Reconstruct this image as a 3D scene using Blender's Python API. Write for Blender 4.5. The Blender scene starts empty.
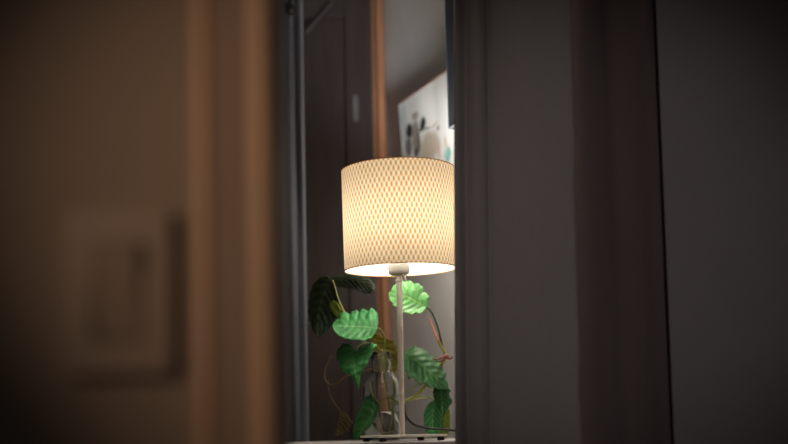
import bpy, bmesh, math, random
from mathutils import Vector, Matrix
random.seed(7)
S = bpy.context.scene
COL = S.collection
PI = math.pi
def R(d): return math.radians(d)

# ------------------------------------------------------------------ camera
FPX, EYE = 900.0, 0.92
PITCH, ROLL = 3.5, 1.3
HORIZON = 430.0
Y0 = HORIZON - FPX * math.tan(R(PITCH))
CAMROT = Matrix.Rotation(R(90 + PITCH), 3, 'X') @ Matrix.Rotation(R(-ROLL), 3, 'Z')
cd = bpy.data.cameras.new('camera')
cam = bpy.data.objects.new('camera', cd)
COL.objects.link(cam)
cam.matrix_world = Matrix.Translation((0, 0, EYE)) @ CAMROT.to_4x4()
cd.sensor_width = 36.0
cd.lens = FPX / 788 * 36
cd.shift_y = (Y0 - 222) / 788
cd.clip_start = 0.02
cd.dof.use_dof = True
cd.dof.focus_distance = 1.895
cd.dof.aperture_fstop = 1.38
S.camera = cam

def at(px, py, Y):
    """world point at depth Y seen at photograph position px, py"""
    d = CAMROT @ Vector(((px - 394) / FPX, -(py - Y0) / FPX, -1))
    k = Y / d.y
    return Vector((d.x * k, Y, EYE + d.z * k))

# ------------------------------------------------------------------ materials
def mat(name):
    m = bpy.data.materials.new(name); m.use_nodes = True
    nt = m.node_tree
    return m, nt, nt.nodes['Principled BSDF']

def setp(p, **k):
    for a, v in k.items():
        p.inputs[a.replace('_', ' ')].default_value = v

def simple(name, c, rough=0.6, metal=0.0, spec=0.4, var=0.12, scale=20, bump=0.0, stretch=(1, 1, 1)):
    m, nt, p = mat(name)
    setp(p, Roughness=rough, Metallic=metal)
    p.inputs['Specular IOR Level'].default_value = spec
    tc = nt.nodes.new('ShaderNodeTexCoord'); mp = nt.nodes.new('ShaderNodeMapping')
    mp.inputs['Scale'].default_value = stretch
    nz = nt.nodes.new('ShaderNodeTexNoise'); nz.inputs['Scale'].default_value = scale; nz.inputs['Detail'].default_value = 4
    nt.links.new(tc.outputs['Object'], mp.inputs[0]); nt.links.new(mp.outputs[0], nz.inputs['Vector'])
    rp = nt.nodes.new('ShaderNodeValToRGB')
    rp.color_ramp.elements[0].position = 0.3; rp.color_ramp.elements[1].position = 0.7
    rp.color_ramp.elements[0].color = [x * (1 - var) for x in c] + [1]
    rp.color_ramp.elements[1].color = [min(1, x * (1 + var)) for x in c] + [1]
    nt.links.new(nz.outputs['Fac'], rp.inputs[0]); nt.links.new(rp.outputs[0], p.inputs['Base Color'])
    if bump:
        b = nt.nodes.new('ShaderNodeBump'); b.inputs['Strength'].default_value = bump; b.inputs['Distance'].default_value = 0.004
        nt.links.new(nz.outputs['Fac'], b.inputs['Height']); nt.links.new(b.outputs[0], p.inputs['Normal'])
    return m

M = {}
M['hall_plaster'] = simple('hall plaster', (0.36, 0.29, 0.235), 0.8, var=0.05, scale=9, bump=0.1)
M['plaster'] = simple('grey white plaster', (0.585, 0.58, 0.58), 0.85, var=0.04, scale=14, bump=0.15)
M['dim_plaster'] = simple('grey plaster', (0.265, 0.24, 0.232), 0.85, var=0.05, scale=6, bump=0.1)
M['ceiling'] = simple('ceiling paint', (0.55, 0.53, 0.5), 0.9, var=0.03)
M['floor'] = simple('floor boards', (0.16, 0.10, 0.065), 0.5, var=0.3, scale=5, stretch=(1, 14, 1))
M['casing'] = simple('highlit varnished pine', (0.74, 0.51, 0.34), 0.42, var=0.12, scale=12, stretch=(6, 6, 0.3))  # beads lighter than the flats, their highlight put into the colour
M['casing_flat'] = simple('brown casing flat', (0.40, 0.31, 0.25), 0.7, var=0.06, scale=12, stretch=(6, 6, 0.3))
M['post'] = simple('orange pine', (0.33, 0.155, 0.08), 0.5, var=0.2, scale=25, stretch=(4, 4, 0.2))
M['darkwood'] = simple('dark stained door wood', (0.031, 0.022, 0.0205), 0.5, var=0.25, scale=16, stretch=(5, 5, 0.25))
M['switch'] = simple('cream switch plastic', (0.38, 0.305, 0.25), 0.4, var=0.02)
M['white_board'] = simple('white painted board', (0.62, 0.60, 0.57), 0.45, var=0.03)
M['lamp_metal'] = simple('beige satin metal', (0.80, 0.73, 0.62), 0.42, metal=0.1, var=0.06, scale=60)
M['socket'] = simple('greige lamp holder', (0.50, 0.46, 0.40), 0.5, var=0.03)
M['black_rubber'] = simple('black rubber', (0.015, 0.015, 0.016), 0.6, var=0.1)
M['black_metal'] = simple('black metal', (0.02, 0.02, 0.022), 0.22, metal=0.6, var=0.1)
M['cabinet'] = simple('charcoal laminate', (0.022, 0.024, 0.028), 0.55, var=0.1)
M['steel'] = simple('dull steel', (0.11, 0.10, 0.098), 0.6, metal=0.2, var=0.1)
M['stem'] = simple('green stem', (0.16, 0.24, 0.05), 0.45, var=0.25, scale=40)
M['yellow_stem'] = simple('yellow green stem', (0.34, 0.33, 0.06), 0.45, var=0.25, scale=40)
M['dark_stem'] = simple('dark green stem', (0.03, 0.05, 0.02), 0.5, var=0.2, scale=40)
M['brown_stem'] = simple('dry brown stem', (0.22, 0.13, 0.06), 0.7, var=0.3, scale=60)
M['pink_sheath'] = simple('pink leaf sheath', (0.62, 0.24, 0.17), 0.5, var=0.25, scale=50)
M['root'] = simple('reddish brown aerial root', (0.20, 0.07, 0.045), 0.7, var=0.4, scale=80)

def fabric(name, c, var=0.10, thin=0.06):
    m, nt, p = mat(name)
    setp(p, Roughness=0.9); p.inputs['Specular IOR Level'].default_value = 0.15
    p.inputs['Sheen Weight'].default_value = 0.15
    tc = nt.nodes.new('ShaderNodeTexCoord'); mp = nt.nodes.new('ShaderNodeMapping')
    mp.inputs['Scale'].default_value = (260, 260, 40)
    nz = nt.nodes.new('ShaderNodeTexNoise'); nz.inputs['Scale'].default_value = 2.0; nz.inputs['Detail'].default_value = 3
    nt.links.new(tc.outputs['Object'], mp.inputs[0]); nt.links.new(mp.outputs[0], nz.inputs['Vector'])
    rp = nt.nodes.new('ShaderNodeValToRGB')
    rp.color_ramp.elements[0].color = [x * (1 - var) for x in c] + [1]
    rp.color_ramp.elements[1].color = [x * (1 + var) for x in c] + [1]
    nt.links.new(nz.outputs['Fac'], rp.inputs[0]); nt.links.new(rp.outputs[0], p.inputs['Base Color'])
    n2 = nt.nodes.new('ShaderNodeTexNoise'); n2.inputs['Scale'].default_value = 9; n2.inputs['Detail'].default_value = 3
    nt.links.new(tc.outputs['Object'], n2.inputs['Vector'])
    b = nt.nodes.new('ShaderNodeBump'); b.inputs['Strength'].default_value = 0.55; b.inputs['Distance'].default_value = 0.01
    nt.links.new(n2.outputs['Fac'], b.inputs['Height']); nt.links.new(b.outputs[0], p.inputs['Normal'])
    tr = nt.nodes.new('ShaderNodeBsdfTranslucent'); nt.links.new(rp.outputs[0], tr.inputs[0])
    ms = nt.nodes.new('ShaderNodeMixShader'); ms.inputs[0].default_value = thin
    nt.links.new(p.outputs[0], ms.inputs[1]); nt.links.new(tr.outputs[0], ms.inputs[2])
    nt.links.new(ms.outputs[0], nt.nodes['Material Output'].inputs[0])
    return m
M['grey_curtain'] = fabric('taupe grey curtain', (0.385, 0.34, 0.325))
M['brown_curtain'] = fabric('dark brown curtain', (0.135, 0.106, 0.103))
M['blue_curtain'] = fabric('blue grey curtain', (0.10, 0.106, 0.125))

def math_node(nt, op, a, b=None, c=None):
    n = nt.nodes.new('ShaderNodeMath'); n.operation = op
    for i, v in enumerate((a, b, c)):
        if v is None: continue
        if isinstance(v, (int, float)): n.inputs[i].default_value = v
        else: nt.links.new(v, n.inputs[i])
    return n.outputs[0]

def leaf_mat(name, c, vein, trans=0.25, rough=0.5):
    """leaf colour with a pale midrib and slanted side veins, from the leaf's own UV (u across, v along)"""
    m, nt, p = mat(name)
    setp(p, Roughness=rough)
    p.inputs['Specular IOR Level'].default_value = 0.2
    tc = nt.nodes.new('ShaderNodeTexCoord'); sx = nt.nodes.new('ShaderNodeSeparateXYZ')
    nt.links.new(tc.outputs['UV'], sx.inputs[0])
    au = math_node(nt, 'ABSOLUTE', math_node(nt, 'SUBTRACT', sx.outputs[0], 0.5))
    mid = math_node(nt, 'LESS_THAN', au, 0.022)
    ph = math_node(nt, 'SUBTRACT', math_node(nt, 'MULTIPLY', sx.outputs[1], 8.0), math_node(nt, 'MULTIPLY', au, 5.0))
    fr = math_node(nt, 'ABSOLUTE', math_node(nt, 'SUBTRACT', math_node(nt, 'FRACT', ph), 0.5))
    sv = math_node(nt, 'MULTIPLY', math_node(nt, 'LESS_THAN', fr, 0.05), 0.3)
    fac = math_node(nt, 'MAXIMUM', math_node(nt, 'MULTIPLY', mid, 0.9), sv)
    nz = nt.nodes.new('ShaderNodeTexNoise'); nz.inputs['Scale'].default_value = 38; nz.inputs['Detail'].default_value = 3
    nt.links.new(tc.outputs['Object'], nz.inputs['Vector'])
    rp = nt.nodes.new('ShaderNodeValToRGB')
    rp.color_ramp.elements[0].position = 0.3; rp.color_ramp.elements[1].position = 0.7
    rp.color_ramp.elements[0].color = [x * 0.72 for x in c] + [1]
    rp.color_ramp.elements[1].color = [x * 1.28 for x in c] + [1]
    nt.links.new(nz.outputs['Fac'], rp.inputs[0])
    mx = nt.nodes.new('ShaderNodeMix'); mx.data_type = 'RGBA'
    nt.links.new(fac, mx.inputs[0]); nt.links.new(rp.outputs[0], mx.inputs[6]); mx.inputs[7].default_value = (*vein, 1)
    nt.links.new(mx.outputs[2], p.inputs['Base Color'])
    tr = nt.nodes.new('ShaderNodeBsdfTranslucent'); nt.links.new(mx.outputs[2], tr.inputs[0])
    ms = nt.nodes.new('ShaderNodeMixShader'); ms.inputs[0].default_value = trans
    nt.links.new(p.outputs[0], ms.inputs[1]); nt.links.new(tr.outputs[0], ms.inputs[2])
    nt.links.new(ms.outputs[0], nt.nodes['Material Output'].inputs[0])
    return m
M['leaf'] = leaf_mat('mid green leaf', (0.045, 0.22, 0.060), (0.16, 0.38, 0.12))
M['leaf_light'] = leaf_mat('light green leaf', (0.10, 0.31, 0.085), (0.32, 0.50, 0.18), 0.3)
M['leaf_deep'] = leaf_mat('deep green leaf', (0.030, 0.125, 0.034), (0.08, 0.22, 0.05))
M['leaf_dark'] = leaf_mat('shaded blackish green leaf', (0.017, 0.033, 0.020), (0.035, 0.055, 0.02), 0.1)  # shade under the lampshade is darkened into this leaf colour
M['leaf_olive'] = leaf_mat('olive yellowing leaf', (0.30, 0.25, 0.05), (0.38, 0.29, 0.08), 0.35)
M['leaf_yellow'] = leaf_mat('yellow green leaf', (0.24, 0.33, 0.05), (0.35, 0.40, 0.10), 0.3)
M['leaf_dry'] = leaf_mat('dry khaki leaf', (0.15, 0.115, 0.05), (0.2, 0.15, 0.07), 0.1, 0.7)

def glass_mat(name, c, ior):
    m, nt, p = mat(name)
    setp(p, Roughness=0.02, IOR=ior)
    p.inputs['Base Color'].default_value = (*c, 1)
    p.inputs['Transmission Weight'].default_value = 1.0
    return m
M['glass'] = glass_mat('clear bottle glass', (0.93, 0.96, 0.95), 1.45)
M['water'] = glass_mat('vase water', (0.95, 0.95, 0.90), 1.33)

m, nt, p = mat('glowing bulb glass')
setp(p, Roughness=0.5)
p.inputs['Emission Color'].default_value = (1.0, 0.92, 0.82, 1)
p.inputs['Emission Strength'].default_value = 63.0
M['bulb'] = m

# woven shade: rows of dashes set half a step apart row by row, light straw between
m, nt, p = mat('woven straw lampshade')
setp(p, Roughness=0.8); p.inputs['Specular IOR Level'].default_value = 0.1
tc = nt.nodes.new('ShaderNodeTexCoord'); sx = nt.nodes.new('ShaderNodeSeparateXYZ')
nt.links.new(tc.outputs['UV'], sx.inputs[0])
cu = math_node(nt, 'COSINE', math_node(nt, 'MULTIPLY', sx.outputs[0], 2 * PI * 76))
cv = math_node(nt, 'COSINE', math_node(nt, 'MULTIPLY', sx.outputs[1], PI * 20))
prod = math_node(nt, 'MULTIPLY', cu, cv)
mr = nt.nodes.new('ShaderNodeMapRange'); mr.interpolation_type = 'SMOOTHSTEP'
mr.inputs['From Min'].default_value = -0.7; mr.inputs['From Max'].default_value = 0.95
nt.links.new(prod, mr.inputs[0])
rp = nt.nodes.new('ShaderNodeValToRGB')
e = rp.color_ramp.elements
e[0].position = 0.05; e[0].color = (1.0, 0.95, 0.80, 1)
e[1].position = 0.95; e[1].color = (0.70, 0.37, 0.11, 1)
k = e.new(0.42); k.color = (0.94, 0.70, 0.39, 1)
nt.links.new(mr.outputs[0], rp.inputs[0])
geo = nt.nodes.new('ShaderNodeNewGeometry')
df = nt.nodes.new('ShaderNodeBsdfDiffuse'); tr = nt.nodes.new('ShaderNodeBsdfTranslucent')
mx = nt.nodes.new('ShaderNodeMix'); mx.data_type = 'RGBA'
nt.links.new(geo.outputs['Backfacing'], mx.inputs[0])
nt.links.new(rp.outputs[0], mx.inputs[6]); mx.inputs[7].default_value = (0.95, 0.94, 0.90, 1)
nt.links.new(mx.outputs[2], df.inputs[0]); nt.links.new(rp.outputs[0], tr.inputs[0])
ms = nt.nodes.new('ShaderNodeMixShader'); ms.inputs[0].default_value = 0.19
nt.links.new(df.outputs[0], ms.inputs[1]); nt.links.new(tr.outputs[0], ms.inputs[2])
nt.links.new(ms.outputs[0], nt.nodes['Material Output'].inputs[0])
M['shade'] = m
M['shade_edge'] = simple('straw edge binding', (0.55, 0.29, 0.09), 0.8, var=0.15, scale=200)
nt = M['shade_edge'].node_tree
tr = nt.nodes.new('ShaderNodeBsdfTranslucent'); tr.inputs[0].default_value = (0.7, 0.38, 0.12, 1)
ms = nt.nodes.new('ShaderNodeMixShader'); ms.inputs[0].default_value = 0.3
nt.links.new(nt.nodes['Principled BSDF'].outputs[0], ms.inputs[1]); nt.links.new(tr.outputs[0], ms.inputs[2])
nt.links.new(ms.outputs[0], nt.nodes['Material Output'].inputs[0])

# ------------------------------------------------------------------ mesh helpers
def link(name, bm, m, parent=None, smooth=False, mods=()):
    me = bpy.data.meshes.new(name)
    bmesh.ops.recalc_face_normals(bm, faces=bm.faces)
    bm.to_mesh(me); bm.free()
    o = bpy.data.objects.new(name, me); COL.objects.link(o)
    me.materials.append(m)
    if smooth:
        for f in me.polygons: f.use_smooth = True
    if parent is not None: adopt(o, parent)
    return o

def adopt(o, parent):
    o.parent = parent
    w = Matrix.Translation(parent.location) if parent.type == 'EMPTY' else Matrix.Identity(4)
    o.matrix_parent_inverse = w.inverted()

def tag(o, label, cat, group=None):
    o['label'] = label; o['category'] = cat
    if group: o['group'] = group
    return o

def empty(name, loc, label, cat, group=None):
    o = bpy.data.objects.new(name, None); COL.objects.link(o)
    o.location = loc; o.empty_display_size = 0.05
    return tag(o, label, cat, group)

def struct(o):
    o['kind'] = 'structure'; return o

def box(bm, x0, x1, y0, y1, z0, z1, bev=0.0, mtx=None):
    vs = [bm.verts.new((x, y, z)) for x in (x0, x1) for y in (y0, y1) for z in (z0, z1)]
    F = [(0, 1, 3, 2), (4, 6, 7, 5), (0, 4, 5, 1), (2, 3, 7, 6), (0, 2, 6, 4), (1, 5, 7, 3)]
    fs = [bm.faces.new([vs[i] for i in f]) for f in F]
    bmesh.ops.recalc_face_normals(bm, faces=fs)
    if mtx is not None:
        for v in vs: v.co = mtx @ v.co
    if bev:
        es = list({e for f in fs for e in f.edges})
        bmesh.ops.bevel(bm, geom=es, offset=bev, segments=2, profile=0.7, affect='EDGES')
    return bm

def nb(): return bmesh.new()

def catmull(pts, n):
    """n points along a smooth curve through pts (tuples of any length)"""
    P = [pts[0]] + list(pts) + [pts[-1]]
    out = []
    segs = len(pts) - 1
    for i in range(n):
        t = i / (n - 1) * segs
        k = min(int(t), segs - 1); f = t - k
        a, b, c, d = P[k], P[k + 1], P[k + 2], P[k + 3]
        out.append(tuple(0.5 * (2 * b[j] + (c[j] - a[j]) * f + (2 * a[j] - 5 * b[j] + 4 * c[j] - d[j]) * f * f
                                + (3 * b[j] - a[j] - 3 * c[j] + d[j]) * f ** 3) for j in range(len(b))))
    return out

def tube(bm, pts, radii, n=10, cap=True):
    pts = [Vector(p) for p in pts]
    rings = []
    up = Vector((0.3, -0.8, 0.5))
    for i, p in enumerate(pts):
        t = (pts[min(i + 1, len(pts) - 1)] - pts[max(i - 1, 0)]).normalized()
        a = t.cross(up)
        if a.length < 1e-4: a = t.cross(Vector((1, 0, 0)))
        a.normalize(); b = t.cross(a).normalized()
        r = radii[i] if isinstance(radii, (list, tuple)) else radii
        rings.append([bm.verts.new(p + a * (r * math.cos(2 * PI * k / n)) + b * (r * math.sin(2 * PI * k / n))) for k in range(n)])
    for i in range(len(rings) - 1):
        for k in range(n):
            bm.faces.new((rings[i][k], rings[i][(k + 1) % n], rings[i + 1][(k + 1) % n], rings[i + 1][k]))
    if cap:
        bm.faces.new(rings[0]); bm.faces.new(rings[-1])
    return bm

def pxtube(name, pts, r, m, parent, n=22):
    """a stem through photograph points (px, py, depth)"""
    q = [at(*p) for p in catmull(pts, n)]
    if isinstance(r, tuple):
        rr = [r[0] + (r[1] - r[0]) * i / (n - 1) for i in range(n)]
    else: rr = r
    return link(name, tube(nb(), q, rr), m, parent, True)

def lathe(bm, prof, n=40, mtx=None, close=False):
    """prof: (radius, z) list"""
    rings = []
    for r, z in prof:
        rings.append([bm.verts.new((r * math.cos(2 * PI * k / n), r * math.sin(2 * PI * k / n), z)) for k in range(n)])
    m_ = len(prof)
    for i in range(m_ if close else m_ - 1):
        a, b = rings[i], rings[(i + 1) % m_]
        for k in range(n):
            bm.faces.new((a[k], a[(k + 1) % n], b[(k + 1) % n], b[k]))
    if not close:
        if prof[0][0] > 1e-6: bm.faces.new(list(reversed(rings[0])))
        if prof[-1][0] > 1e-6: bm.faces.new(rings[-1])
    bmesh.ops.remove_doubles(bm, verts=bm.verts, dist=1e-6)
    if mtx is not None:
        for v in bm.verts: v.co = mtx @ v.co
    return bm

def extrude_profile(bm, prof, z0, z1):
    """closed (x, y) profile standing from z0 to z1"""
    a = [bm.verts.new((x, y, z0)) for x, y in prof]; b = [bm.verts.new((x, y, z1)) for x, y in prof]
    n = len(prof)
    for i in range(n): bm.faces.new((a[i], a[(i + 1) % n], b[(i + 1) % n], b[i]))
    bm.faces.new(a); bm.faces.new(b)
    return bm

CEIL = 2.45
# ------------------------------------------------------------------ the side wall with the painting (runs back from the curtain to the door post)
PTL = at(398.5, 105, 2.68)
dR = at(447, 71, 1.0)
DR = (PTL.z - EYE) / (dR.z - EYE)
PTR0 = at(447, 71, DR)
wd = Vector((PTR0.x - PTL.x, PTR0.y - PTL.y, 0)); wd.normalize()          # along the wall, towards the camera
wn = Vector((wd.y, -wd.x, 0))                                             # out of the wall, into the room
if wn.x > 0: wn = -wn
WALL_OFF = 0.050
wp = Vector((PTL.x, PTL.y, 0)) - wn * WALL_OFF                            # a point on the wall's face
def wall_at(Y): return wp + wd * ((Y - wp.y) / wd.y)
BACK = 2.86
c0 = wall_at(BACK); c1 = wall_at(1.78)
bm = nb()
pf = [(c0.x, c0.y), (c1.x, c1.y), (c1.x + 0.25, c1.y), (c0.x + 0.30, c0.y + 0.12), (c0.x, c0.y + 0.12)]
struct(link('wall_alcove', extrude_profile(bm, pf, 0, CEIL), M['plaster']))

# room shell
struct(link('floor', box(nb(), -2.2, 2.4, -2.4, 3.1, -0.1, 0), M['floor']))
struct(link('ceiling', box(nb(), -2.2, 2.4, -2.4, 3.1, CEIL, CEIL + 0.1), M['ceiling']))
struct(link('wall_back', box(nb(), -2.2, c0.x - 0.001, BACK, BACK + 0.12, 0, CEIL), M['dim_plaster']))
struct(link('wall_left', box(nb(), -1.0, -0.9, 0.70, BACK, 0, CEIL), M['dim_plaster']))
xr = at(665, 220, 1.54).x
struct(link('wall_right', extrude_profile(nb(), [(xr, 1.54), (2.2, 1.54), (2.2, 1.57), (xr * 1.57 / 1.54 + .004, 1.57)], 0, CEIL), M['dim_plaster']))
struct(link('wall_side', box(nb(), 2.2, 2.3, -2.4, 1.66, 0, CEIL), M['dim_plaster']))
struct(link('wall_hall', box(nb(), -2.2, -2.1, -2.4, 0.63, 0, CEIL), M['hall_plaster']))
struct(link('wall_rear', box(nb(), -2.2, 2.4, -2.5, -2.4, 0, CEIL), M['hall_plaster']))
# doorway wall between the hall and the lamp's room
WF, WB = 0.632, 0.684
OX = -0.0925
bm = nb()
box(bm, -2.1, OX, WF, WB, 0, CEIL)
box(bm, OX, 0.85, WF, WB, 2.05, CEIL)
box(bm, 0.85, 2.2, WF, WB, 0, CEIL)
struct(link('wall_front', bm, M['hall_plaster']))

# moulded door casing and lining, two round beads with a flat and a groove between
def px_x(px, Y): return at(px, 230, Y).x
fy = 0.614
x_out = px_x(189, fy); b1 = px_x(202, fy); b2 = px_x(261, fy); g = px_x(238, fy); x_in = px_x(278, fy)
def bead(cx, w, base, h, n=10):
    return [(cx - w / 2 * math.cos(PI * i / n), WF - base - h * math.sin(PI * i / n)) for i in range(n + 1)]
prof = [(x_out, WF - 0.001), (x_out + .001, WF - 0.004), (b1 + 0.0065, WF - 0.006), (g - 0.003, WF - 0.007), (g - 0.0015, WF - 0.004), (g + 0.0015, WF - 0.004), (g + 0.003, WF - 0.008)]
prof += [(x_in - .002, WF - 0.011), (x_in, WF - 0.009), (x_in, WB + 0.0), (OX + 0.001, WB), (OX + 0.001, WF - 0.001)]
cas = struct(link('trim_1', extrude_profile(nb(), prof, 0, 2.06), M['casing_flat']))
for cx_, w_, ba, hh_ in ((b1, .0125, .004, .008), (b2, .0150, .008, .008)):
    bd = link('casing_bead', extrude_profile(nb(), bead(cx_, w_, ba, hh_), 0, 2.06), M['casing'], cas)
    bd['label'] = 'orange varnished round bead, its highlight in the colour'; struct(bd)

# rocker light switch on the hall wall
sc_ = at(119, 292, WF - 0.006)
sw = empty('light_switch', (sc_.x, WF, sc_.z), 'cream rocker light switch on the hall wall beside the door casing', 'light switch')
hw, hh = 0.0365, 0.0575
bm = nb()
for (a, b, c, d) in ((-hw, hw, 0.0345, hh), (-hw, hw, -hh, -0.0345), (-hw, -0.0182, -0.0345, 0.0345), (0.0182, hw, -0.0345, 0.0345)):
    box(bm, sc_.x + a, sc_.x + b, WF - 0.0095, WF + 0.0, sc_.z + c, sc_.z + d)
bmesh.ops.remove_doubles(bm, verts=bm.verts, dist=1e-5)
pl = link('cover_plate', bm, M['switch'], sw)
bm = nb()
vs = []
rx, rz = 0.0158, 0.0322
box(bm, sc_.x - rx, sc_.x + rx, WF - 0.0125, WF - 0.001, sc_.z - rz, sc_.z + rz, 0.001)
for v in bm.verts:                                                     # pressed in at the foot
    if v.co.y < WF - 0.006: v.co.y -= 0.0055 * (v.co.z - sc_.z) / rz - 0.001
link('rocker', bm, M['switch'], sw)

# ------------------------------------------------------------------ dark door in the back wall with its orange pine casing
dl, dr_ = at(270, 200, BACK).x - 0.25, c0.x - 13 * BACK / FPX
dz = 2.36
bm = nb()
box(bm, dl, dr_, BACK - 0.05, BACK - 0.012, 0.01, dz)
door = struct(link('door_1', bm, M['darkwood']))
bm = nb()
st = 0.085
ty = BACK - 0.062
box(bm, dl, dl + st, ty, BACK - 0.05, 0.01, dz, 0.003); box(bm, dr_ - st, dr_, ty, BACK - 0.05, 0.01, dz, 0.003)
for za in (0.01, 0.66, dz - 0.12): box(bm, dl + st, dr_ - st, ty, BACK - 0.05, za, za + 0.12, 0.003)
fr = link('door_frame_rails', bm, M['darkwood'], None); fr.name = 'door_rails'
fr.parent = door; struct(fr)
a = at(329, 5, BACK - 0.075); b = at(307, 32, BACK - 0.075)
bm = nb()
e_ = (b - a); a2 = a - e_ * 1.2; b2_ = b + e_ * 0.05
tube(bm, [a2, b2_], 0.0045, 4)
br = link('door_brace', bm, M['darkwood'], door); struct(br)
hp = at(355.5, 108, BACK - 0.066)
bm = nb()
box(bm, hp.x - 0.009, hp.x + 0.009, BACK - 0.068, BACK - 0.060, hp.z - 0.042, hp.z + 0.042, 0.003)
link('door_handle', bm, M['steel'], door)['label'] = 'dull steel handle plate'
tx0, tx1 = dr_, c0.x - 0.0015
tw = tx1 - tx0
prof = [(tx0, BACK), (tx0, BACK - 0.045), (tx0 + tw * .22, BACK - 0.05), (tx0 + tw * .28, BACK - 0.038), (tx0 + tw * .38, BACK - 0.038),
        (tx0 + tw * .44, BACK - 0.056), (tx0 + tw * .9, BACK - 0.058), (tx1, BACK - 0.05), (tx1, BACK)]
struct(link('trim_2', extrude_profile(nb(), prof, 0, CEIL), M['post']))

# ------------------------------------------------------------------ painting on the side wall
LEN = 0.40; HGT = 0.50
tl = PTL; tr_ = PTL + wd * LEN
down = (Vector((0, 0, -1)) - wn * 0.055).normalized()                  # hangs leaning a little out at the top
def P3(u, v, d=0): return tl + wd * (u * LEN) + down * ((1 - v) * HGT) - wn * d
fn = wd.cross(down).normalized()
if fn.dot(wn) < 0: fn = -fn
def paint_uv(px, py):
    o = Vector((0, 0, EYE)); d = (at(px, py, 1.0) - o)
    t = (tl - o).dot(fn) / d.dot(fn)
    q = o + d * t - tl
    return q.dot(wd) / LEN, 1 - q.dot(down) / HGT
m, nt, p = mat('painted canvas')
setp(p, Roughness=0.7); p.inputs['Specular IOR Level'].default_value = 0.2
tc = nt.nodes.new('ShaderNodeTexCoord')
nz = nt.nodes.new('ShaderNodeTexNoise'); nz.inputs['Scale'].default_value = 14; nz.inputs['Detail'].default_value = 4
nt.links.new(tc.outputs['UV'], nz.inputs['Vector'])
vm = nt.nodes.new('ShaderNodeVectorMath'); vm.operation = 'SUBTRACT'; vm.inputs[1].default_value = (.5, .5, .5)
nt.links.new(nz.outputs['Color'], vm.inputs[0])
vs_ = nt.nodes.new('ShaderNodeVectorMath'); vs_.operation = 'SCALE'; vs_.inputs['Scale'].default_value = 0.05
nt.links.new(vm.outputs[0], vs_.inputs[0])
va = nt.nodes.new('ShaderNodeVectorMath'); va.operation = 'ADD'
nt.links.new(tc.outputs['UV'], va.inputs[0]); nt.links.new(vs_.outputs[0], va.inputs[1])
UV = va.outputs[0]
base = nt.nodes.new('ShaderNodeTexNoise'); base.inputs['Scale'].default_value = 5
mpb = nt.nodes.new('ShaderNodeMapping'); mpb.inputs['Scale'].default_value = (1, .35, 1)
nt.links.new(tc.outputs['UV'], mpb.inputs[0]); nt.links.new(mpb.outputs[0], base.inputs['Vector'])
rb = nt.nodes.new('ShaderNodeValToRGB')
rb.color_ramp.elements[0].position = .35; rb.color_ramp.elements[1].position = .65
rb.color_ramp.elements[0].color = (.60, .60, .57, 1); rb.color_ramp.elements[1].color = (.75, .74, .70, 1)
nt.links.new(base.outputs['Fac'], rb.inputs[0])
cur = rb.outputs[0]
# brush marks: photograph position, half sizes in photograph px, colour, strength
marks = [(403, 124, 5, 24, (.42, .50, .53), .6), (430, 146, 11, 16, (.42, .335, .24), .8), (416, 139, 4.2, 20, (.22, .18, .155), .9), (415.3, 115.5, 3.8, 4.8, (.32, .24, .18), .9),
         (409.3, 131.5, 3.5, 8, (.025, .022, .028), 1), (408.6, 147, 3.6, 11, (.07, .06, .062), .85), (422.7, 123.4, 3.1, 7.4, (.016, .016, .022), 1), (421, 129, 1.8, 4, (.03, .027, .03), .9),
         (418.8, 141, 1.3, 15, (.06, .05, .055), .9), (416.4, 152.5, 2.3, 5, (.04, .035, .04), .9), (427, 128.6, 3.4, 1.2, (.13, .09, .07), .9), (434, 125.4, 3.8, 1.1, (.38, .15, .06), .9),
         (438.2, 128.8, 1.3, 2.8, (.16, .08, .05), .9), (439, 151, .9, 8, (.5, .26, .18), .8), (445.4, 141, .9, 6, (.55, .22, .16), .7), (448, 154, 3.6, 9.5, (.12, .40, .34), .92), (447, 152, .8, 7, (.45, .62, .58), .7)]
for (qx, qy, sx_, sy_, colr, stg) in marks:
    u, v = paint_uv(qx, qy); u1, _ = paint_uv(qx + sx_, qy); _, v1 = paint_uv(qx, qy - sy_)
    mp = nt.nodes.new('ShaderNodeMapping'); mp.vector_type = 'TEXTURE'
    mp.inputs['Location'].default_value = (u, v, 0); mp.inputs['Scale'].default_value = (max(1e-3, abs(u1 - u)), max(1e-3, abs(v1 - v)), 1)
    nt.links.new(UV, mp.inputs[0])
    ln = nt.nodes.new('ShaderNodeVectorMath'); ln.operation = 'LENGTH'
    nt.links.new(mp.outputs[0], ln.inputs[0])
    k = nt.nodes.new('ShaderNodeMapRange'); k.interpolation_type = 'SMOOTHSTEP'
    k.inputs['From Min'].default_value = 1.15; k.inputs['From Max'].default_value = 0.65; k.inputs['To Max'].default_value = stg
    nt.links.new(ln.outputs['Value'], k.inputs[0])
    mm = nt.nodes.new('ShaderNodeMix'); mm.data_type = 'RGBA'
    nt.links.new(k.outputs[0], mm.inputs[0]); nt.links.new(cur, mm.inputs[6]); mm.inputs[7].default_value = (*colr, 1)
    cur = mm.outputs[2]
nt.links.new(cur, p.inputs['Base Color'])
M['paint'] = m
M['canvas_edge'] = simple('rust orange canvas edge', (0.42, 0.17, 0.08), 0.8, var=0.4, scale=40)
pe = empty('painting', P3(0.5, 0.0, 0.01), 'unframed pale canvas painting with dark smudges on wall behind lampshade', 'painting')
bm = nb(); uvl = bm.loops.layers.uv.new()
q = [(0, 0), (1, 0), (1, 1), (0, 1)]
N_ = 6
grid = [[bm.verts.new(P3(i / N_, j / N_)) for i in range(N_ + 1)] for j in range(N_ + 1)]
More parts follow.
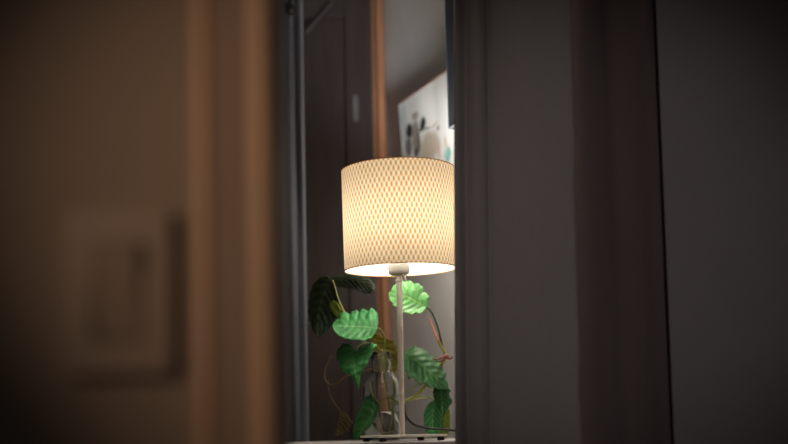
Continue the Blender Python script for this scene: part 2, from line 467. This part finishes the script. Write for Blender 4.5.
for j in range(N_):
    for i in range(N_):
        f = bm.faces.new((grid[j][i], grid[j][i + 1], grid[j + 1][i + 1], grid[j + 1][i]))
        for lp, (a, b) in zip(f.loops, ((i, j), (i + 1, j), (i + 1, j + 1), (i, j + 1))): lp[uvl].uv = (a / N_, b / N_)
link('canvas', bm, M['paint'], pe)
bm = nb()
A = [P3(*c_, 0.0) + (P3(*c_) - P3(.5, .5)) * 0.016 for c_ in q]; B = [v - fn * 0.022 for v in A]
va_ = [bm.verts.new(v - fn * 0.0004) for v in A]; vb_ = [bm.verts.new(v) for v in B]
bm.faces.new(va_); bm.faces.new(vb_)
for i in range(4): bm.faces.new((va_[i], va_[(i + 1) % 4], vb_[(i + 1) % 4], vb_[i]))
link('stretcher_edge', bm, M['canvas_edge'], pe)['label'] = 'rust orange canvas edge'

# ------------------------------------------------------------------ charcoal cabinet hung on the side wall, its edge shows beside the curtain
cz = at(449, 128, 2.16)
wc = wall_at(2.16)
prot = abs((Vector((cz.x, cz.y, 0)) - wp).dot(wn))
cb = empty('wall_cabinet', (wc.x, wc.y, cz.z), 'charcoal cabinet hung on the side wall, its edge showing beside the grey curtain', 'cabinet')
mt = Matrix((( wd.x, wn.x, 0, wc.x), (wd.y, wn.y, 0, wc.y), (0, 0, 1, cz.z), (0, 0, 0, 1)))
s0 = (Vector((cz.x, cz.y, 0)) - wc).dot(wd)
link('body', box(nb(), s0, s0 + 0.17, 0.0, prot - 0.014, 0, 0.50, 0.002, mt), M['cabinet'], cb)
link('door_panel', box(nb(), s0, s0 + 0.17, prot - 0.012, prot, 0, 0.50, 0.002, mt), M['cabinet'], cb)

# ------------------------------------------------------------------ curtains
def curtain(name, prof, Y, z0, z1, m, label, group=None, n=110, nz=70, wav=0.004, edge_wav=0.0, seed=0, lean=(0, 0)):
    """prof: (px, depth offset) read at mid height; hangs straight with soft waves"""
    rnd = random.Random(seed)
    ph = [rnd.uniform(0, 6.28) for _ in range(8)]
    pts = catmull([(at(px, 222, Y + off).x, Y + off) for px, off in prof], n)
    bm = nb(); rows = []
    for j in range(nz + 1):
        z = z0 + (z1 - z0) * j / nz
        row = []
        for i, (x, y) in enumerate(pts):
            t = i / (n - 1)
            yy = y + wav * math.sin(3.1 * z + 7 * t + ph[0]) * math.sin(11 * t + ph[1]) + wav * .4 * math.sin(13 * z + 9 * t + ph[2]) * t
            xx = x + wav * .5 * math.sin(2.3 * z + 4 * t + ph[3]) + edge_wav * math.sin(24 * z + ph[4]) * t ** 8 + edge_wav * .6 * math.sin(51 * z + ph[5]) * t ** 8
            xx += (lean[0] + (lean[1] - lean[0]) * t) * (z - 1.31)
            yy += 2.2 * edge_wav * math.sin(37 * z + 30 * t + ph[6]) * t ** 3 * max(0, math.sin(5 * z + ph[7]))
            row.append(bm.verts.new((xx, yy, z)))
        rows.append(row)
    for j in range(nz):
        for i in range(n - 1):
            bm.faces.new((rows[j][i], rows[j][i + 1], rows[j + 1][i + 1], rows[j + 1][i]))
    o = link(name, bm, m, None, True)
    sd = o.modifiers.new('thickness', 'SOLIDIFY'); sd.thickness = 0.0012
    return tag(o, label, 'curtain', group) if label else o

curtain('curtain', [(468, .060), (459, .045), (455.4, .022), (456.4, .004), (460.5, .002), (465, .009), (468, .013), (473, .006), (480, .001), (486, .006),
        (488.5, .011), (490.5, .012), (494, .006), (502, .002), (530, -.006), (556, -.002), (568, .000), (574, .001), (576, .004)], 1.565, 0.03, 2.40,
        M['grey_curtain'], 'taupe grey curtain hanging straight just right of the lampshade', edge_wav=0.0008, seed=2, lean=(.029, .010))
curtain('curtain', [(560, .022), (572, .006), (586, -.002), (605, .004), (620, .006), (640, -.010), (655, -.030), (668, -.036), (690, -.036), (715, -.034)], 1.622, 0.03, 2.40,
        M['brown_curtain'], 'dark brown curtain between the taupe grey curtain and the grey wall', seed=5, wav=.003)
curtain('curtain', [(238, .004), (250, .0), (262, .003), (275, .0), (286, .002), (292, .0), (297, .006), (300.5, .001), (304, .0), (306, .012), (304, .03)], 2.42, 0.03, 2.35,
        M['blue_curtain'], 'narrow blue grey curtain edge between the door casing and dark door', seed=9, wav=.003)


tk = empty('curtain_track', (0.28, 1.66, CEIL), 'white ceiling track carrying the taupe and brown curtains', 'curtain track')
link('rail', box(nb(), 0.06, xr - 0.004, 1.545, 1.63, 2.405, CEIL - 0.001, 0.002), M['white_board'], tk)
link('rail', box(nb(), 0.06, xr + 0.03, 1.640, 1.69, 2.405, CEIL - 0.001, 0.002), M['white_board'], tk)

# dark glossy knob that stands out by the blue grey curtain
kp = at(289.5, 9, 2.36)
kb = empty('curtain_holdback', (kp.x, kp.y, kp.z), 'small black glossy knob at the top of the blue grey curtain', 'curtain holdback')
mt = Matrix.Translation(kp) @ Matrix.Rotation(R(90), 4, 'X')
link('knob', lathe(nb(), [(0, .018), (.008, .0165), (.014, .011), (.0172, .003), (.0172, -.003), (.014, -.010), (.008, -.015), (.006, -.017)], 28, mt), M['black_metal'], kb, True)
bm = nb(); tube(bm, [kp + Vector((0, .016, 0)), kp + Vector((0, .03, .004)), kp + Vector((-.004, .038, .03)), kp + Vector((-.006, .038, .12))], .0065, 12)
link('stem', bm, M['black_metal'], kb, True)
bm = nb(); box(bm, kp.x - .024, kp.x + .012, kp.y + .030, kp.y + .046, kp.z + .11, CEIL, .002)
link('bracket', bm, M['black_metal'], kb)

# ------------------------------------------------------------------ console table
LB = at(402.8, 441.0, 1.895)                # where the lamp stands
TZ = LB.z
TB = 2.20
tr_x = wall_at(TB).x - 0.012
tt = empty('console_table', (-0.05, 1.95, 0), 'white console table under the lamp and the bottled plant', 'table')
link('tabletop', box(nb(), -0.33, tr_x, 1.735, TB, TZ - 0.024, TZ, 0.003), M['white_board'], tt)
link('apron', box(nb(), -0.30, tr_x - .03, 1.765, TB - .03, TZ - 0.10, TZ - 0.024, 0.002), M['white_board'], tt)
for lx in (-0.295, tr_x - 0.035 - .035):
    for ly in (1.770, TB - 0.070):
        link('leg', box(nb(), lx, lx + .035, ly, ly + .035, 0, TZ - 0.10, 0.002), M['white_board'], tt)

# ------------------------------------------------------------------ table lamp
lamp = empty('table_lamp', LB, 'lit table lamp with woven straw drum shade on slim beige metal pole', 'lamp')
def L(x, y, z): return LB + Vector((x, y, z))
PXM = 1.895 / FPX
BR = Matrix.Translation(LB) @ Matrix.Rotation(R(17.6), 4, 'Z')
hb = 69 * PXM / 2
link('base_plate', box(nb(), -hb, hb, -hb, hb, 0.0085, 0.0130, 0.0012, BR), M['lamp_metal'], lamp)
for fx in (-1, 1):
    for fy_ in (-1, 1):
        link('foot', lathe(nb(), [(.0062, 0), (.0078, .002), (.0072, .0086)], 20, BR @ Matrix.Translation((fx * 59 * PXM / 2, fy_ * 59 * PXM / 2, 0))), M['black_rubber'], lamp, True)
zt = at(399.3, 275, 1.895).z - TZ             # top of the pole
T0 = Matrix.Translation(LB)
link('pole', lathe(nb(), [(.0047, .0045), (.0047, .013), (.0050, .03), (.0066, zt - .012), (.0066, zt)], 24, T0), M['lamp_metal'], lamp, True)
link('collar', lathe(nb(), [(.0066, zt - .016), (.0078, zt - .0155), (.0082, zt - .013), (.0078, zt - .010), (.0066, zt - .0095)], 24, T0, True), M['lamp_metal'], lamp, True)
link('lamp_holder', lathe(nb(), [(.006, zt), (.0175, zt + .0005), (.0218, zt + .003), (.0228, zt + .007), (.0228, zt + .020), (.0185, zt + .0235), (.0155, zt + .026), (.0155, zt + .060), (.0, zt + .060)], 36, T0), M['socket'], lamp, True)
sm = at(399.4, 220.4, 1.895)
SH, SR = 0.2113, 57.2 * PXM
SM = Matrix.Translation(sm) @ Matrix.Rotation(R(-0.5), 4, 'Y') @ Matrix.Rotation(R(3.4), 4, 'X')
bm = nb(); uvl = bm.loops.layers.uv.new()
n, k_ = 152, 24
rr = [[bm.verts.new(SM @ Vector((SR * math.cos(2 * PI * i / n), SR * math.sin(2 * PI * i / n), -SH / 2 + SH * j / k_))) for i in range(n)] for j in range(k_ + 1)]
for j in range(k_):
    for i in range(n):
        f = bm.faces.new((rr[j][i], rr[j][(i + 1) % n], rr[j + 1][(i + 1) % n], rr[j + 1][i]))
        for lp, (a, b) in zip(f.loops, ((i, j), (i + 1, j), (i + 1, j + 1), (i, j + 1))): lp[uvl].uv = (a / n, b / k_)
shade = link('lamp_shade', bm, M['shade'], lamp, True)
for nm, zz in (('top_binding', SH / 2), ('bottom_binding', -SH / 2)):
    d = -1 if zz > 0 else 1
    prof = [(SR - .0012, zz + d * .0011), (SR + .0008, zz + d * .0011), (SR + .0008, zz), (SR + .0006, zz - d * .0006), (SR - .0012, zz - d * .0006)]
    o = link(nm, lathe(nb(), prof, 120, SM, True), M['shade_edge'], shade, True)
bm = nb()
ringz = -SH / 2 + .055
lathe(bm, [(.0160, ringz), (.0200, ringz), (.0200, ringz + .003), (.0160, ringz + .003)], 30, SM, True)
for a in range(3):
    an = R(30 + 120 * a)
    tube(bm, [SM @ Vector((r * math.cos(an), r * math.sin(an), z)) for r, z in ((.019, ringz + .0015), (SR - .001, ringz + .0015))], .0012, 8)
link('shade_ring', bm, M['white_board'], shade, True)
bc = LB + Vector((0, 0, zt + .060))
link('bulb', lathe(nb(), [(.0125, 0), (.0135, .012), (.020, .026), (.0275, .044), (.030, .060), (.0275, .075), (.019, .086), (.009, .0905), (0, .0915)], 32, Matrix.Translation(bc)), M['bulb'], lamp, True)
bm = nb()
cx = at(405, 279, 1.885)
tube(bm, [cx + Vector((-.006, 0.004, .012)), cx + Vector((-.001, 0, .006)), cx, cx + Vector((.0005, 0, -.006))], [.0016, .0022, .0030, .0016], 10)
link('pull_cord', bm, M['white_board'], lamp, True)
bm = nb()
cc = [at(*q) for q in catmull([(404.3, 404, 1.902), (404.8, 412, 1.903), (408, 419, 1.915), (415, 425, 1.93), (427, 428, 1.945), (441, 429.2, 1.955), (456, 430.5, 1.965), (475, 433, 1.98), (486, 436, 1.99)], 50)]
tube(bm, cc, .0024, 10)
link('power_cord', bm, M['black_rubber'], lamp, True)
bm = nb(); tube(bm, [at(404.4, 411, 1.903), at(404.6, 421, 1.903)], .0042, 12)
link('cord_clip', bm, M['black_rubber'], lamp, True)

# ------------------------------------------------------------------ glass bottle with water
BC = at(383, 440, 2.06); BC.z = TZ
def bz(py): return at(383, py, 2.06).z - TZ
S2 = 2.06 / FPX
rb_, rn = 19 * S2, 9.6 * S2
zs, zn, ztop = bz(388), bz(372), bz(352)
bo = empty('glass_bottle', BC, 'clear glass bottle of water with ribbed neck holding the cuttings', 'bottle')
outer = [(0, .002), (rb_ * .6, .0005), (rb_ * .92, .001), (rb_, .008), (rb_, zs), (rb_ * .97, zs + .010), (rb_ * .80, zs + .022), (rn * 1.15, zn - .004), (rn, zn)]
z = zn
while z < ztop - .006:
    outer += [(rn, z + .001), (rn + .0024, z + .0035), (rn, z + .006)]; z += .0072
outer += [(rn + .001, ztop - .002), (rn + .0012, ztop)]
inner = [(rn - .003, ztop), (rn - .003, zn), (rb_ * .78 - .003, zs + .021), (rb_ - .0032, zs + .006), (rb_ - .0032, .012), (rb_ * .9 - .003, .007), (0, .008)]
link('bottle_body', lathe(nb(), outer + inner, 48, Matrix.Translation(BC)), M['glass'], bo, True)
wz = bz(412)
link('water', lathe(nb(), [(0, .0084), (rb_ * .9 - .0034, .0076), (rb_ - .0036, .0125), (rb_ - .0036, wz), (0, wz)], 48, Matrix.Translation(BC)), M['water'], bo, True)

# ------------------------------------------------------------------ plant cuttings
plant = empty('philodendron_cutting', (BC.x, BC.y, TZ + .01), 'leafy green philodendron cuttings rooted in the glass bottle behind the lamp', 'plant')

def resample(pts, n):
    P = [Vector(p) for p in pts]
    d = [0]
    for a, b in zip(P, P[1:]): d.append(d[-1] + (b - a).length)
    out = []
    for i in range(n):
        t = d[-1] * i / (n - 1); k = 0
        while k < len(d) - 2 and d[k + 1] < t: k += 1
        f = (t - d[k]) / max(1e-9, d[k + 1] - d[k])
        out.append(P[k].lerp(P[k + 1], min(1, max(0, f))))
    return out

def leaf(mid, left, right, Y, edge, m, parent=None, curl=0.0, quilt=0.0022, n=72, k=8, teeth=0.09, label=None):
    """midrib base to tip, the two outlines base to tip, all in photograph px; Y depth at base and tip; edge depth offset of both sides"""
    mid = [tuple(q) for q in catmull(mid, 30)]
    mm, ll, rr_ = resample(mid, n), resample([mid[0]] + left + [mid[-1]], n), resample([mid[0]] + right + [mid[-1]], n)
    bm = nb(); uvl = bm.loops.layers.uv.new()
    g, uv = [], {}
    for i in range(n):
        t = i / (n - 1)
        row = []
        for j in range(-k, k + 1):
            s = abs(j) / k
            e_ = ll[i] if j < 0 else rr_[i]
            saw = (t * 8.5 + (0.3 if j < 0 else 0)) % 1.0
            q = mm[i].lerp(e_, s * (1 - teeth * (1 - saw) ** 1.5 * s * s * min(1, 5 * t, 5 * (1 - t))))
            dd = edge[0] if j < 0 else edge[1]
            prof_ = math.sin(PI * min(1, max(0, t))) ** .6
            y = Y[0] + (Y[1] - Y[0]) * t + dd * (s ** 1.4) * prof_ + curl * math.sin(PI * t) + quilt * math.sin(2 * PI * (t * 7 - s * 2.2)) * math.sin(PI * s) * 1.5 * prof_
            v = bm.verts.new(at(q.x, q.y, y)); row.append(v); uv[v] = (.5 + .5 * j / k, t)
        g.append(row)
    for i in range(n - 1):
        for j in range(2 * k):
            vs = (g[i][j], g[i][j + 1], g[i + 1][j + 1], g[i + 1][j])
            f = bm.faces.new(vs)
            for lp in f.loops: lp[uvl].uv = uv[lp.vert]
    o = link('leaf', bm, m, parent or plant, True)
    sd = o.modifiers.new('thickness', 'SOLIDIFY'); sd.thickness = 0.0007; sd.offset = 0
    if label: o['label'] = label
    return o

def petiole(lf, pts, r, m): return pxtube('petiole', pts, r, m, lf)

# bright leaf lying level left of the pole
lf = leaf([(377, 328.3), (365, 327), (350, 326.3), (332.5, 326)],
     [(378.6, 322), (378, 316), (377, 311), (374, 308.8), (371, 307.5), (368.5, 310.3), (365, 309), (361, 308.2), (360, 312), (356, 309.5), (352, 310.4), (350, 314.5), (347.5, 311.7), (343.5, 311.3), (340, 313.2), (340, 318), (336.5, 319.5), (333.5, 322.5)],
     [(376.5, 331), (375, 333.5), (371.5, 338.3), (366, 340.3), (362, 341.5), (358.5, 340), (355, 340.8), (350, 340.2), (346, 339.4), (341, 337.2), (337, 334.8), (334, 330.5)],
     (2.03, 2.00), (.050, -.045), M['leaf'], label='bright green level leaf')
petiole(lf, [(377, 328.3, 2.03), (381, 330, 2.035), (384, 336, 2.045), (384.5, 346, 2.055), (383.5, 356, 2.06)], .0016, M['stem'])
# leaf under it, tip down, with a deep notch at its base
lf = leaf([(354, 351), (354, 360), (355, 372), (358.8, 389)],
     [(355, 347), (358, 350.5), (361, 346.5), (365, 346), (369, 342.5), (374, 341.5), (377.8, 344), (375, 347.5), (373.5, 351), (372, 355), (369.5, 355.2), (369, 360), (367, 365), (363.5, 366.2), (363.3, 371.5), (360.5, 374), (360, 380)],
     [(352, 346), (347, 343), (341, 344), (337.2, 348.5), (336, 354), (335.8, 359.5), (339, 361), (338, 366), (341, 368), (341.6, 372.5), (346, 371), (350.5, 371), (352, 377), (354, 382)],
     (2.02, 1.99), (.02, .015), M['leaf'], curl=-.012, label='bright green notched leaf hanging tip down')
petiole(lf, [(354, 351, 2.02), (360, 345, 2.035), (370, 343, 2.05), (379, 349, 2.058), (382, 358, 2.06)], .0015, M['stem'])
# olive leaf behind the bottle neck
lf = leaf([(371.8, 336), (377, 346), (384, 358), (391.5, 374)],
     [(375, 332.8), (379, 333.2), (382, 336), (385.5, 337.8), (390, 338.8), (393.6, 340), (396, 345), (397.6, 350), (398, 360), (397, 370)],
     [(370.5, 341), (372.5, 346), (371, 352), (374, 357), (373.5, 363), (377, 368), (381, 374), (386, 377)],
     (2.10, 2.125), (-.02, .02), M['leaf_olive'], label='olive yellow leaf')
petiole(lf, [(371.8, 336, 2.10), (369.5, 339, 2.10), (372, 350, 2.09), (380, 362, 2.06)], .0014, M['brown_stem'])
# light leaf behind the top of the pole
lf = leaf([(426, 307.2), (416, 301.5), (403.7, 294.8), (392, 289)],
     [(428.7, 305), (429.3, 300), (429.8, 295.5), (426.5, 293.2), (423.6, 291.5), (423.6, 288.5), (422, 285), (419.5, 283), (415, 283.2), (411.5, 281), (407, 279.8), (401, 281.2), (396.5, 283.5), (393, 285.8)],
     [(423.5, 311), (421.5, 313), (419, 314.2), (415.5, 313), (412, 315), (408, 314.8), (404, 313.2), (400, 312.2), (396.5, 309.5), (393.5, 306.5), (390.8, 302.5), (388.5, 298), (389, 292.5)],
     (2.02, 1.985), (.035, -.045), M['leaf_light'], label='light green leaf behind the pole')
petiole(lf, [(426, 307.2, 2.02), (430, 310, 2.022), (434.5, 318, 2.026), (438.5, 330, 2.03), (441.5, 343, 2.035), (443.5, 352, 2.04)], (.0022, .0028), M['dark_stem'])
# big leaf at lower right and the pointed one that hangs from it
lf = leaf([(404.5, 354), (418, 362), (434, 376), (448.5, 389)],
     [(405, 351), (410, 347.5), (415, 345.8), (421, 347.5), (427, 350), (430, 354), (435, 356.5), (438, 361), (442.5, 364), (443.8, 369.5), (447.2, 372.8), (445.3, 378), (448.2, 383)],
     [(403.6, 362), (404.8, 370), (408.4, 379.5), (412.5, 377.5), (416, 381.5), (420, 386), (423.4, 382.5), (427, 386), (430.8, 389.2), (434, 386.5), (437.5, 390), (441, 388.5), (445, 390)],
     (2.05, 2.005), (.045, -.02), M['leaf_deep'], label='large deep green serrated leaf')
petiole(lf, [(404.5, 354, 2.05), (400, 362, 2.06), (395, 366, 2.065), (390, 368, 2.065), (386, 360, 2.06)], .0015, M['stem'])
lf = leaf([(441, 384.5), (441, 394), (442, 404), (443.3, 417)],
     [(446, 385), (449.5, 388), (450.8, 391.5), (449, 394.5), (451.3, 398), (453, 402), (449.5, 406), (447, 410), (445, 414)],
     [(436, 385.5), (433.2, 388), (432.6, 393), (433.6, 398), (434.4, 402), (436.2, 406), (438.5, 409.5), (441, 413.5)],
     (2.02, 1.995), (.03, .02), M['leaf_deep'], label='deep green pointed leaf')
petiole(lf, [(441, 384.5, 2.02), (436, 381, 2.04), (420, 384, 2.055), (404, 392, 2.06), (392, 397, 2.06)], .0013, M['stem'])
# round leaf and yellow green one behind the cord
lf = leaf([(434.5, 400.5), (433, 411), (432.5, 422), (433, 438)],
     [(438, 404), (441, 411), (442.2, 418), (442, 426), (440, 433), (437, 437)],
     [(430, 402), (426.5, 406), (424, 411.5), (423.3, 418), (424, 425), (426, 432), (429, 436)],
     (2.09, 2.06), (.015, -.02), M['leaf'], label='rounded green leaf')
petiole(lf, [(434.5, 400.5, 2.09), (426, 396, 2.09), (410, 398, 2.08), (396, 404, 2.07), (388, 400, 2.06)], .0013, M['stem'])
lf = leaf([(447, 406), (446, 416), (444.5, 426), (443, 438)],
     [(449.5, 410), (450.3, 418), (450.2, 427), (449, 434), (446, 438)],
     [(444, 410), (441.5, 417), (440, 425), (438.5, 432), (440, 437)],
     (2.11, 2.09), (.012, -.012), M['leaf_yellow'], label='yellow green leaf')
petiole(lf, [(447, 406, 2.11), (440, 399, 2.11), (424, 398, 2.10), (404, 402, 2.08), (392, 405, 2.065)], .0013, M['yellow_stem'])
# dark leaf hanging across the left of the bottle
lf = leaf([(378, 403), (373, 413), (366, 425), (355, 439.5)],
     [(379.6, 407), (378, 413), (376, 418), (372.5, 422), (370, 427.5), (365.5, 431), (361.5, 436), (358, 440)],
     [(374, 396), (371.5, 390.5), (369, 394), (365.5, 397), (362.5, 401), (360, 408), (356.5, 414), (354.6, 422), (352.6, 430), (352.8, 438)],
     (2.02, 1.99), (-.012, .03), M['leaf_deep'], label='deep green drooping leaf across the bottle')
petiole(lf, [(378, 403, 2.02), (383, 399.5, 2.022), (390, 396.5, 2.03), (395.5, 392.5, 2.045), (394, 380, 2.058), (388, 366, 2.06)], .0017, M['stem'])
pxtube('stem', [(370, 383, 2.04), (371.5, 391, 2.035), (375, 398, 2.025), (379.5, 403, 2.02)], .0012, M['yellow_stem'], plant)
# dry khaki leaf
lf = leaf([(341, 411.5), (339, 419), (337.5, 427), (337, 436.5)],
     [(345, 413), (349, 416), (351, 420), (353.4, 422.5), (350, 426), (349, 431), (344.5, 432), (342, 436), (340, 434)],
     [(339.5, 413.5), (339.6, 418), (338, 422), (337.3, 427), (336, 431.5), (335.4, 436)],
     (2.09, 2.07), (.02, -.01), M['leaf_dry'], curl=.01, quilt=.003, label='dry khaki leaf')
petiole(lf, [(341, 411.5, 2.09), (335, 404, 2.10), (330.5, 396, 2.10), (328.3, 386, 2.10), (329, 380, 2.10)], (.0011, .0008), M['brown_stem'])
pxtube('stem', [(331, 356, 2.10), (328, 362, 2.10), (325, 369, 2.10), (324.6, 377, 2.10), (327, 383, 2.095), (332, 385, 2.09), (337, 383.5, 2.08), (345, 377, 2.07), (360, 372, 2.065), (377, 368, 2.06)], (.0015, .0021), M['brown_stem'], plant, 40)
# blackish leaves at the upper left
lf = leaf([(332.5, 280.5), (326, 290), (320, 305), (316, 334)],
     [(335, 287), (337.5, 297), (340.5, 306), (338.5, 315), (334, 324), (330, 330), (325, 333), (320, 338)],
     [(327, 275.5), (320, 276.5), (315, 281), (310.5, 290), (308, 300), (307.5, 311), (310, 321), (312.5, 331)],
     (2.10, 2.07), (-.02, .02), M['leaf_dark'], label='blackish green leaf at upper left')
petiole(lf, [(332.5, 280.5, 2.10), (334, 284, 2.095), (336.5, 293, 2.085), (340, 303, 2.075), (346, 314, 2.07), (356, 330, 2.065), (370, 348, 2.062), (382, 360, 2.06)], .0015, M['yellow_stem'])
lf = leaf([(330, 302), (334, 306), (337, 311), (339.5, 318)],
     [(333.5, 300), (337.5, 302.5), (340, 307), (341, 313)],
     [(329, 306), (331, 311), (334.5, 315.5), (337.5, 318)],
     (2.062, 2.055), (-.006, .008), M['leaf_yellow'], label='small yellow green leaf for the lit side of the blackish leaf')  # added leaf, its lighter colour stands for the lit side of the dark leaf
petiole(lf, [(330, 302, 2.062), (336, 304, 2.07), (342, 310, 2.072), (350, 322, 2.068)], .0010, M['yellow_stem'])
lf = leaf([(331, 281.5), (346, 279.5), (360, 282), (374, 290)],
     [(333, 276), (342, 274), (352, 273.5), (362, 275.5), (370, 279), (375, 285)],
     [(338, 287), (348, 288.5), (357, 290), (364, 293.5), (370, 294)],
     (2.14, 2.12), (.02, -.012), M['leaf_dark'], label='blackish green leaf arching under the shade')
petiole(lf, [(331, 281.5, 2.14), (330, 286, 2.14), (336, 300, 2.13), (346, 318, 2.115), (362, 342, 2.09), (379, 358, 2.062)], .0014, M['dark_stem'])
pxtube('tendril', [(316, 318, 2.09), (310, 323, 2.085), (304, 326.5, 2.08), (298, 327.5, 2.075), (294, 330.5, 2.07)], (.0012, .0006), M['dark_stem'], plant)
# rising vine on the right: pink sheath, node and aerial roots
pxtube('sheath', [(428, 315.5, 2.02), (431, 322, 2.022), (434.5, 332, 2.026), (439, 342.5, 2.03)], (.0006, .0034), M['pink_sheath'], plant)
pxtube('stem', [(439, 342, 2.03), (442, 348, 2.034), (445.5, 355, 2.038), (444, 360, 2.045), (436, 372, 2.06), (420, 392, 2.065), (402, 402, 2.063), (390, 396, 2.06)], .0036, M['yellow_stem'], plant, 40)
bm = nb(); ng = at(446, 356.5, 2.034)
bmesh.ops.create_icosphere(bm, subdivisions=3, radius=.0068)
for v in bm.verts: v.co = Vector((v.co.x * 1.15, v.co.y, v.co.z * .9)) * (1 + .12 * math.sin(v.co.x * 900) * math.sin(v.co.z * 700)) + ng
link('node', bm, M['root'], plant, True)
for ps in ([(446, 356, 2.03), (441, 358, 2.028), (436.5, 359.5, 2.03), (433, 358.5, 2.03)], [(446, 358, 2.03), (451, 358.5, 2.026), (452.5, 356, 2.026)], [(445, 359, 2.03), (440, 361.5, 2.03), (437, 361, 2.03)]):
    pxtube('aerial_root', ps, (.0030, .0013), M['root'], plant)
# stems standing in the bottle
pxtube('stem', [(383, 358, 2.06), (384, 372, 2.06), (387, 392, 2.055), (391, 412, 2.05), (394, 431, 2.05)], .0024, M['stem'], plant)
pxtube('stem', [(388, 360, 2.06), (393, 380, 2.052), (394, 398, 2.045), (391, 415, 2.045), (388, 432, 2.045)], .0022, M['yellow_stem'], plant)
pxtube('stem', [(380, 360, 2.06), (379, 376, 2.062), (377, 395, 2.07), (380, 415, 2.075), (384, 431, 2.07)], .0020, M['brown_stem'], plant)
pxtube('root', [(377, 424, 2.055), (379, 430, 2.05), (385, 432.5, 2.045), (392, 430.5, 2.05)], (.0018, .001), M['yellow_stem'], plant)
pxtube('root', [(374, 421, 2.06), (377, 427, 2.06), (381, 431, 2.06)], .0014, M['brown_stem'], plant)

# ------------------------------------------------------------------ light
w = bpy.data.worlds.new('world'); S.world = w; w.use_nodes = True
w.node_tree.nodes['Background'].inputs[0].default_value = (0.5, 0.5, 0.55, 1)
w.node_tree.nodes['Background'].inputs[1].default_value = 0.02

def light(name, kind, loc, target, power, color, **k):
    ld = bpy.data.lights.new(name, kind); ld.energy = power; ld.color = color
    for a, v in k.items(): setattr(ld, a, v)
    o = bpy.data.objects.new(name, ld); COL.objects.link(o)
    o.location = loc
    o.rotation_euler = (Vector(target) - Vector(loc)).to_track_quat('-Z', 'Y').to_euler()
    return o
# warm wall spotlight of the hall, to the left behind the camera
light('hall_spotlight', 'SPOT', (-0.95, -0.25, 1.50), (0.03, 0.63, 1.045), 20.0, (1.0, 0.66, 0.44), spot_size=R(25), spot_blend=1.0, shadow_soft_size=0.02)
# added fill behind the camera, and an unseen spot added to brighten the curtains
light('hall_fill', 'AREA', (0.55, -1.9, 1.35), (0.45, 1.6, 1.25), 0.75, (1.0, 0.94, 0.92), shape='RECTANGLE', size=0.7, size_y=1.1)
light('curtain_fill_spot', 'SPOT', (0.0, -1.1, 1.95), (0.35, 1.56, 1.25), 34.0, (1.0, 0.93, 0.92), spot_size=R(22.5), spot_blend=1.0, shadow_soft_size=0.06)
# wall lamp on the side wall, out of sight behind the grey curtain
wl = at(463, 195, 2.17)
light('wall_lamp', 'POINT', wl, wl + Vector((0, 0, -1)), 7.5, (1.0, 0.90, 0.79), shadow_soft_size=0.03)
ws = at(486, 172, 1.97)
light('painting_fill_spot', 'SPOT', ws, at(434, 45, 2.50), 41.0, (0.92, 0.95, 1.0), spot_size=R(60), spot_blend=1.0, shadow_soft_size=0.07)  # unseen spot added to brighten the painting and the wall above it

S.view_settings.view_transform = 'Standard'
S.view_settings.look = 'None'
S.view_settings.exposure = 0.0
S.view_settings.gamma = 1.0
S.view_settings.use_curve_mapping = False
S.cycles.max_bounces = 10
S.cycles.diffuse_bounces = 4
S.cycles.transmission_bounces = 8
S.cycles.sample_clamp_indirect = 4.0
